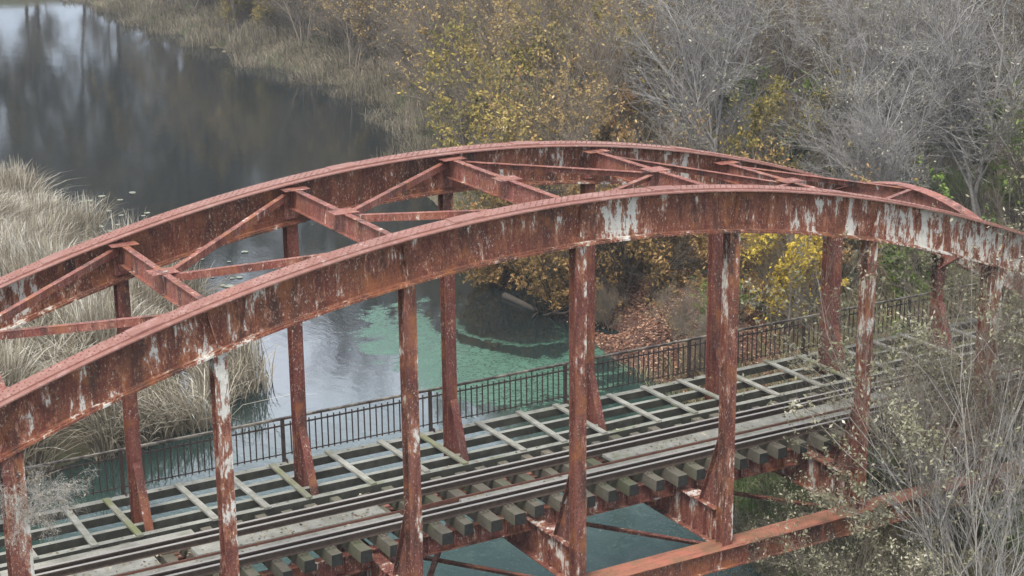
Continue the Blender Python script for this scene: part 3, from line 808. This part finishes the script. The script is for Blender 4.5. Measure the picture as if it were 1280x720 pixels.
# tall trees beyond the far end of the water (they show in the reflections)
for k in range(44):
    x = -60 + k * 3.8 + R(-1.5, 1.5); y = 178 + R(0, 26)
    put(tall[k % 2], x, y, 'tall bare dark tree beyond the far end of the river', 'tree', R(.8, 1.15), group='tall trees beyond the river')
for (x, y, s) in [(46, 108, .8), (50, 118, .9), (44, 128, .9), (48, 140, 1.), (43, 98, .75), (47, 90, .8), (53, 100, .9), (52, 132, 1.), (54, 148, 1.), (45, 152, 1.)]:
    put(tall[int(R(0, 2))], x, y, 'tall bare dark tree on the far bank above the water', 'tree', s * R(.9, 1.1), group='tall trees on the far bank')

for k in range(26):  # unseen bushes added to keep bright low sky out of the water reflections
    put(barebr[k % 2] if k % 3 else bare[k % 3], -52 + k * 5. + R(-1.5, 1.5), 174 + R(-1, 4), 'unseen low brown bush added at the far end of the river to block bright sky', 'bush', R(.55, .95), group='unseen bushes added at the far end of the river')
# near shrubs in front of the right part of the bridge
w1 = plant_proto('pale_leaved_shrub', make_plant(91, 7.4, 8, .20, (12, 10, 7), 14000, .05, bark_pale, bark_brown, pale_l, up=.3, r0=.026, base_spread=.5, lo1=.3, minr=.003, twig_len=.5, clump=True))
w2 = plant_proto('bare_pale_shrub', make_plant(95, 4.6, 8, .42, (8, 7, 5), 900, .045, bark_pale, bark_grey, pale_l, up=.25, r0=.023, base_spread=.4, lo1=.12, minr=.0035, spread=.6))
w3 = plant_proto('pale_leaved_shrub', make_plant(97, 3.6, 7, .35, (9, 8, 6), 8000, .042, bark_brown, bark_brown, pale_l, up=.2, r0=.02, base_spread=.5, lo1=.1, minr=.003))
put(w1, 15.7, -1.7, 'tall pale-leaved shrub growing up in front of the right end of the bridge', 'shrub', 1.0, rz=.4)
put(w1, 19.5, -1.9, 'pale-leaved shrub hiding the deck at the right edge of the picture', 'shrub', .85, rz=2.2)
put(w2, 14.8, -2.6, 'leafless shrub with pale whitish stems at the lower right corner', 'shrub', 1.05, rz=1.)
put(w2, 16.4, -4.2, 'leafless pale-stemmed shrub in front of the tall leafy one', 'shrub', .9, rz=3.)
put(w3, 12.6, -.9, 'small pale-leaved shrub growing over the bottom beam under the sleepers', 'shrub', .9, rz=0.)
put(w3, 17.5, 1.5, 'small pale-leaved shrub under the deck near the right post', 'shrub', .9, rz=2.)
put(w3, 14.0, 2.6, 'low pale-leaved shrub in the shade below the deck', 'shrub', .7, rz=4.)

# reeds
straw = leafmat('dry_reed', [(0, (.055, .042, .026)), (.35, (.15, .125, .085)), (.7, (.31, .275, .21)), (1, (.64, .60, .53))], gain=1.2)
def reeds(name, X_, Y_, H0, w0, seed, zbase=None):
    r = np.random.default_rng(seed); n = len(X_)
    cl = vnoise(X_, Y_, 1.7, seed); an = vnoise(X_, Y_, 4., seed + 2) * 4 + r.normal(0, 1.1, n)
    Hh = H0 * (.55 + .6 * cl) * r.uniform(.55, 1.1, n); lean = np.abs(r.normal(.25, .42, n)) + .35 * (cl < .4)
    z0 = np.maximum(height(X_, Y_), WATER - .3)
    dx = np.cos(an) * lean; dy = np.sin(an) * lean
    th = r.uniform(0, np.pi, n); wx = np.cos(th) * w0 * r.uniform(.5, 1.4, n); wy = np.sin(th) * w0
    Vv = []
    for t, ww in ((0, 1), (.5, .9), (.85, .7), (1.0, .1)):
        cx_ = X_ + dx * Hh * t ** 1.8; cy_ = Y_ + dy * Hh * t ** 1.8; cz_ = z0 + Hh * t * (1 - .25 * np.minimum(lean, 1) * t * t * 1.5)
        Vv.append(np.stack([cx_ - wx * ww, cy_ - wy * ww, cz_], -1)); Vv.append(np.stack([cx_ + wx * ww, cy_ + wy * ww, cz_], -1))
    VV = np.stack(Vv, 1).reshape(-1, 3); base = (np.arange(n) * 8)[:, None]
    Qs = np.concatenate([base + np.array([[0, 1, 3, 2]]), base + np.array([[2, 3, 5, 4]]), base + np.array([[4, 5, 7, 6]])])
    hue = np.clip(.35 * vnoise(X_, Y_, 2.5, seed + 9) + .65 * r.uniform(0, 1, n), 0, 1)
    rnd = np.repeat(hue, 8).reshape(n, 8) * np.array([.75, .75, .9, .9, 1, 1, 1.15, 1.15])
    me = fast_mesh(name, VV, Qs, T3, [straw], rnd=rnd.ravel())
    return link(name, me)
ry = np.array([17.8, 18.8, 20.2, 22.5, 28, 38, 46, 53, 58, 64]); rx = np.array([-3., 2., 7.4, 9.2, 10.2, 11.3, 10.6, 9.2, 5., -10])
r = np.random.default_rng(3)
Xc = r.uniform(-14, 12.5, 420000); Yc = r.uniform(16.5, 62, 420000)
edge = np.interp(Yc, ry, rx) + (vnoise(Xc, Yc, 1.6, 8) - .5) * 2.4
keep = (Xc < edge) & (r.uniform(0, 1, len(Xc)) < np.clip((edge - Xc) / 1.6, .05, 1)) & (vnoise(Xc, Yc, 2.2, 5) > .30)
# inside the field of view only, plus a margin
vv = np.degrees(np.arctan2(Xc - CX, Yc - CY)); keep &= (vv > 7)
Xc, Yc = Xc[keep][:110000], Yc[keep][:110000]
tag(reeds('reeds', Xc, Yc, 2.5, .016, 4), 'tall dry straw-coloured reeds standing in the water at left', 'reeds', kind='stuff')
Xc = r.uniform(24, 50, 200000); Yc = r.uniform(14, 150, 200000)
db = Xc - np.interp(Yc, yr, xr); keep = (db > -1.5 + (vnoise(Xc, Yc, 3., 4) - .5) * 3) & (db < 6) & (Yc > 50)
Xc, Yc = Xc[keep][:26000], Yc[keep][:26000]
br = reeds('bank_reeds', Xc, Yc, 1.2, .02, 14)
br.data.materials[0] = leafmat('faded_bank_grass', [(0, (.035, .03, .02)), (.4, (.09, .077, .052)), (.75, (.17, .145, .105)), (1, (.28, .25, .20))])
tag(br, 'pale dry grass and reeds along the far bank', 'reeds', kind='stuff')
# undergrowth: grass and weeds over the near bank
Xc = r.uniform(11, 70, 260000); Yc = r.uniform(-12, 60, 260000)
db = Xc - np.interp(Yc, yr, xr); keep = (db > -.3) & (r.uniform(0, 1, len(Xc)) < 1.3 * np.exp(-((np.hypot(Xc - CX, Yc - CY) - 30) / 30) ** 2)) & ~(((Xc - 22.4) / 2.4) ** 2 + ((Yc - 20.5) / 5.5) ** 2 < 1)
Xc, Yc = Xc[keep][:90000], Yc[keep][:90000]
wm = leafmat('undergrowth_blades', [(0, (.04, .045, .02)), (.4, (.10, .095, .045)), (.75, (.19, .165, .10)), (1, (.34, .30, .22))])
o = reeds('undergrowth', Xc, Yc, .75, .016, 24); o.data.materials[0] = wm
tag(o, 'tangled dry grass and weeds covering the right bank', 'undergrowth', kind='stuff')

Xg = r.uniform(14, 24, 60000); Yg = r.uniform(-4, 11, 60000)
keep = (Xg - np.interp(Yg, yr, xr) > -.2) & (vnoise(Xg, Yg, 2.4, 31) > .42)
o = reeds('grass', Xg[keep][:24000], Yg[keep][:24000], .45, .012, 34)
o.data.materials[0] = leafmat('green_grass', [(0, (.03, .05, .012)), (.5, (.08, .125, .03)), (1, (.17, .21, .07))])
tag(o, 'patches of green grass on the bank under the right end of the bridge', 'grass', kind='stuff')
nl = 42000
xs_ = r.uniform(19, 31, nl * 2); ys_ = r.uniform(11, 34, nl * 2); k_ = (xs_ - np.interp(ys_, yr, xr) > -.4) & (r.uniform(0, 1, nl * 2) < np.clip(1.2 - (xs_ - np.interp(ys_, yr, xr)) / 7, .1, 1)); k_ &= (height(xs_, ys_) > WATER + .01) | (r.uniform(0, 1, nl * 2) < .05); xs_ = xs_[k_][:nl]; ys_ = ys_[k_][:nl]; nl = len(xs_)
cc = np.stack([xs_, ys_, np.maximum(height(xs_, ys_), WATER) + r.uniform(.015, .07, nl)], -1)
a_ = r.normal(0, 1, (nl, 3)); a_[:, 2] *= .35; a_ /= np.linalg.norm(a_, axis=1, keepdims=True); q_ = np.cross(a_, np.array([0, 0, 1.]) + r.normal(0, .3, (nl, 3))); q_ /= np.linalg.norm(q_, axis=1, keepdims=True)
s_ = r.uniform(.03, .075, nl)[:, None]
me = fast_mesh('fallen_leaves', np.stack([cc - a_ * s_, cc + q_ * s_ * .6, cc + a_ * s_, cc - q_ * s_ * .6], 1).reshape(-1, 3), np.arange(nl * 4).reshape(-1, 4), T3,
               [leafmat('fallen_leaf', [(0, (.04, .022, .014)), (.4, (.12, .055, .035)), (.75, (.24, .12, .075)), (1, (.42, .30, .2))])], rnd=np.repeat(r.uniform(0, 1, nl), 4))
tag(link('fallen_leaves', me), 'red-brown fallen leaves covering the bank by the dark water', 'leaves', kind='stuff')
# dead climber on the leftmost near post
def climber():
    pr = make_plant(101, 2.4, 10, .8, (8, 7, 6), 900, .05, bark_pale, bark_pale, straw, up=-.1, r0=.011, base_spread=.22, lo1=.05, minr=.0035, spread=1.1, droop=-.12)
    return plant_proto('dead_climber', pr)
c = climber()
put(c, -3.3, -.35, 'tangle of dead straw-coloured creeper hanging on the leftmost near post', 'creeper', .42, rz=.3, z=2.6)
# lily pads
padm = simple('pale_lily_pad', (.26, .27, .20), (.17, .19, .12), 8, .5, .4)
b = MB(); kk = 11
vs = [(0, 0, .008)] + [(math.cos(a) * .2, math.sin(a) * .2, .012) for a in np.linspace(.25, 6.03, kk)]
b.add(vs, [(0, i_, i_ + 1) for i_ in range(1, kk)])
b.add([(x_, y_, z_ - .006) for x_, y_, z_ in vs], [(0, i_ + 1, i_) for i_ in range(1, kk)])
pad0 = b.build('lily_pad', [padm])
spots = [(11.6 + R(-1., 3.0), 48.5 + R(-4, 4)) for _ in range(26)] + [(13.4 + R(-1.2, 2.2), 34 + R(-4, 5)) for _ in range(12)]
for i_, (x, y) in enumerate(spots):
    o = pad0 if i_ == 0 else pad0.copy()
    if i_: col.objects.link(o)
    o.location = (x, y, WATER + .004 + .0005 * i_); s = R(.4, .95); o.scale = (s, s, 1); o.rotation_euler = (0, 0, R(0, 6))
    tag(o, 'pale round lily pad floating beside the reeds', 'lily pad', 'lily pads by the reeds')
# abutments
stone = simple('abutment_stone', (.22, .2, .17), (.13, .12, .1), 3, .9)
for xa, lab in ((XA - 1.1, 'left'), (XB + 1.1, 'right')):
    b = MB(); b.box(xa - 1.2, xa + 1.2, -1.2, W + 1.4, -6, -1.66); b.box(xa - 1.2 if lab == 'left' else xa - .4, xa + .4 if lab == 'left' else xa + 1.2, -1.0, W + 1.2, -1.6595, -.5)
    tag(b.build('stone_abutment', [stone]), f'grey stone abutment under the {lab} end of the bridge', 'abutment')

nl = 1500
r = np.random.default_rng(77)
xs_ = r.uniform(-6, 24, nl); sel = r.uniform(0, 1, nl)
ys_ = np.where(sel < .35, r.uniform(2.57, 2.93, nl), np.where(sel < .55, r.uniform(2.16, 2.38, nl), np.where(sel < .75, r.uniform(3.5, 3.78, nl), np.where(sel < .88, r.uniform(3.96, 4.08, nl), r.uniform(5.95, 6.1, nl)))))
zs_ = np.where(sel < .55, -.092, np.where(sel < .75, -.15, np.where(sel < .88, -.105, -.12)))
ok_ = (sel >= .55) | ((xs_ > -6) & (xs_ < 4)) | ((xs_ > 9.4) & (xs_ < 20.8)) | ((sel >= .35) & (xs_ > 5.7) & (xs_ < 20.8))
near_sl = np.abs(((xs_ - (XA + .3)) / sp + .5) % 1 - .5) * sp < .1
ok_ &= near_sl | (sel < .55) | (sel > .75)
xs_, ys_, zs_ = xs_[ok_], ys_[ok_], zs_[ok_]; nl = len(xs_)
cc = np.stack([xs_, ys_, zs_], -1); a_ = r.normal(0, 1, (nl, 3)); a_[:, 2] *= .15; a_ /= np.linalg.norm(a_, axis=1, keepdims=True); q_ = np.cross(a_, np.array([0, 0, 1.]) + r.normal(0, .2, (nl, 3))); q_ /= np.linalg.norm(q_, axis=1, keepdims=True)
s_ = r.uniform(.015, .05, nl)[:, None]
me = fast_mesh('deck_litter', np.stack([cc - a_ * s_, cc + q_ * s_ * .6, cc + a_ * s_, cc - q_ * s_ * .6], 1).reshape(-1, 3), np.arange(nl * 4).reshape(-1, 4), T3,
               [leafmat('deck_leaf', [(0, (.03, .02, .014)), (.4, (.10, .065, .035)), (.75, (.2, .15, .09)), (1, (.4, .34, .25))])], rnd=np.repeat(r.uniform(0, 1, nl), 4))
tag(link('deck_litter', me), 'scattered dead leaves lying on the boards and timbers of the deck', 'leaves', kind='stuff')

# ------------------------------------------------------------------ camera, light, sky
cam = bpy.data.cameras.new('camera'); co = bpy.data.objects.new('camera', cam); col.objects.link(co)
cam.sensor_width = 36; cam.lens = 2142.16 / 1280 * 36; cam.clip_end = 4000; cam.clip_start = .1
from mathutils import Matrix, Vector
Rv = Vector((.86796338, -.49652096, -.01031997)); Uv = Vector((.14441354, .23245677, .96182565)); Fv = Vector((.47516765, .83631979, -.27346832))
M = Matrix((Rv, Uv, -Fv)).transposed().to_4x4(); M.translation = Vector((-8.87065, -25.26653, 13.06754)); co.matrix_world = M
sc.camera = co
w = bpy.data.worlds.new('World'); sc.world = w; w.use_nodes = True; t = w.node_tree
bg = t.nodes['Background']; sky = t.nodes.new('ShaderNodeTexSky'); sky.sky_type = 'NISHITA'; sky.sun_disc = False
EL, AZ = math.radians(58), math.radians(232)
sky.sun_elevation = EL; sky.sun_rotation = AZ; sky.dust_density = 2; sky.air_density = 1.0; sky.ozone_density = 1
tc = t.nodes.new('ShaderNodeTexCoord'); sp = t.nodes.new('ShaderNodeSeparateXYZ'); t.links.new(tc.outputs['Generated'], sp.inputs[0])
mp = t.nodes.new('ShaderNodeMapping'); mp.inputs['Scale'].default_value = (1, 1, 2.6); t.links.new(tc.outputs['Generated'], mp.inputs[0])
cn = t.nodes.new('ShaderNodeTexNoise'); cn.inputs['Scale'].default_value = 2.2; cn.inputs['Detail'].default_value = 7; cn.inputs['Roughness'].default_value = .6; t.links.new(mp.outputs[0], cn.inputs['Vector'])
cr = t.nodes.new('ShaderNodeValToRGB'); cr.color_ramp.elements[0].position = .35; cr.color_ramp.elements[0].color = (3.4, 3.7, 4.2, 1); cr.color_ramp.elements[1].position = .62; cr.color_ramp.elements[1].color = (5.9, 6.25, 6.8, 1); t.links.new(cn.outputs[0], cr.inputs[0])
hz = t.nodes.new('ShaderNodeValToRGB'); e_ = hz.color_ramp.elements; e_[0].position = 0; e_[0].color = (.4, .42, .46, 1); e_[1].position = .7; e_[1].color = (.8, .8, .8, 1); q0 = e_.new(.13); q0.color = (.5, .53, .58, 1); q_ = e_.new(.235); q_.color = (1.5, 1.5, 1.5, 1); q2 = e_.new(.33); q2.color = (2.2, 2.2, 2.25, 1); q3 = e_.new(.405); q3.color = (.32, .32, .32, 1); q4 = e_.new(.52); q4.color = (.75, .75, .75, 1); t.links.new(sp.outputs[2], hz.inputs[0])  # bright and dark sky bands by elevation, shaped for the water reflections
ml = t.nodes.new('ShaderNodeMix'); ml.data_type = 'RGBA'; ml.blend_type = 'MULTIPLY'; ml.inputs[0].default_value = 1; t.links.new(cr.outputs[0], ml.inputs[6]); t.links.new(hz.outputs[0], ml.inputs[7])
mx = t.nodes.new('ShaderNodeMix'); mx.data_type = 'RGBA'; mx.inputs[0].default_value = .85; t.links.new(sky.outputs[0], mx.inputs[6]); t.links.new(ml.outputs[2], mx.inputs[7])
t.links.new(mx.outputs[2], bg.inputs[0]); bg.inputs[1].default_value = .115
sun = bpy.data.lights.new('sun', 'SUN'); sun.energy = 1.5; sun.angle = math.radians(20); sun.color = (1, .95, .87)
so = bpy.data.objects.new('sun', sun); col.objects.link(so)
d = Vector((math.sin(AZ) * math.cos(EL), math.cos(AZ) * math.cos(EL), math.sin(EL)))
so.rotation_euler = (-d).to_track_quat('-Z', 'Y').to_euler()
sc.view_settings.view_transform = 'Standard'; sc.view_settings.look = 'None'; sc.view_settings.exposure = 1.68; sc.view_settings.gamma = 1
sc.cycles.max_bounces = 6; sc.cycles.transparent_max_bounces = 8; sc.cycles.volume_bounces = 1

if HAZE:
    b = MB(); b.box(-400, 400, -200, 420, -7.2, 30.)
    h = bpy.data.materials.new('air'); h.use_nodes = True; ht = h.node_tree; ht.nodes.clear()
    oo = ht.nodes.new('ShaderNodeOutputMaterial'); pv = ht.nodes.new('ShaderNodeVolumePrincipled'); pv.inputs['Color'].default_value = (.88, .9, .95, 1)
    pv.inputs['Density'].default_value = HAZE; ht.links.new(pv.outputs[0], oo.inputs['Volume'])
    tag(b.build('haze', [h]), kind='stuff')
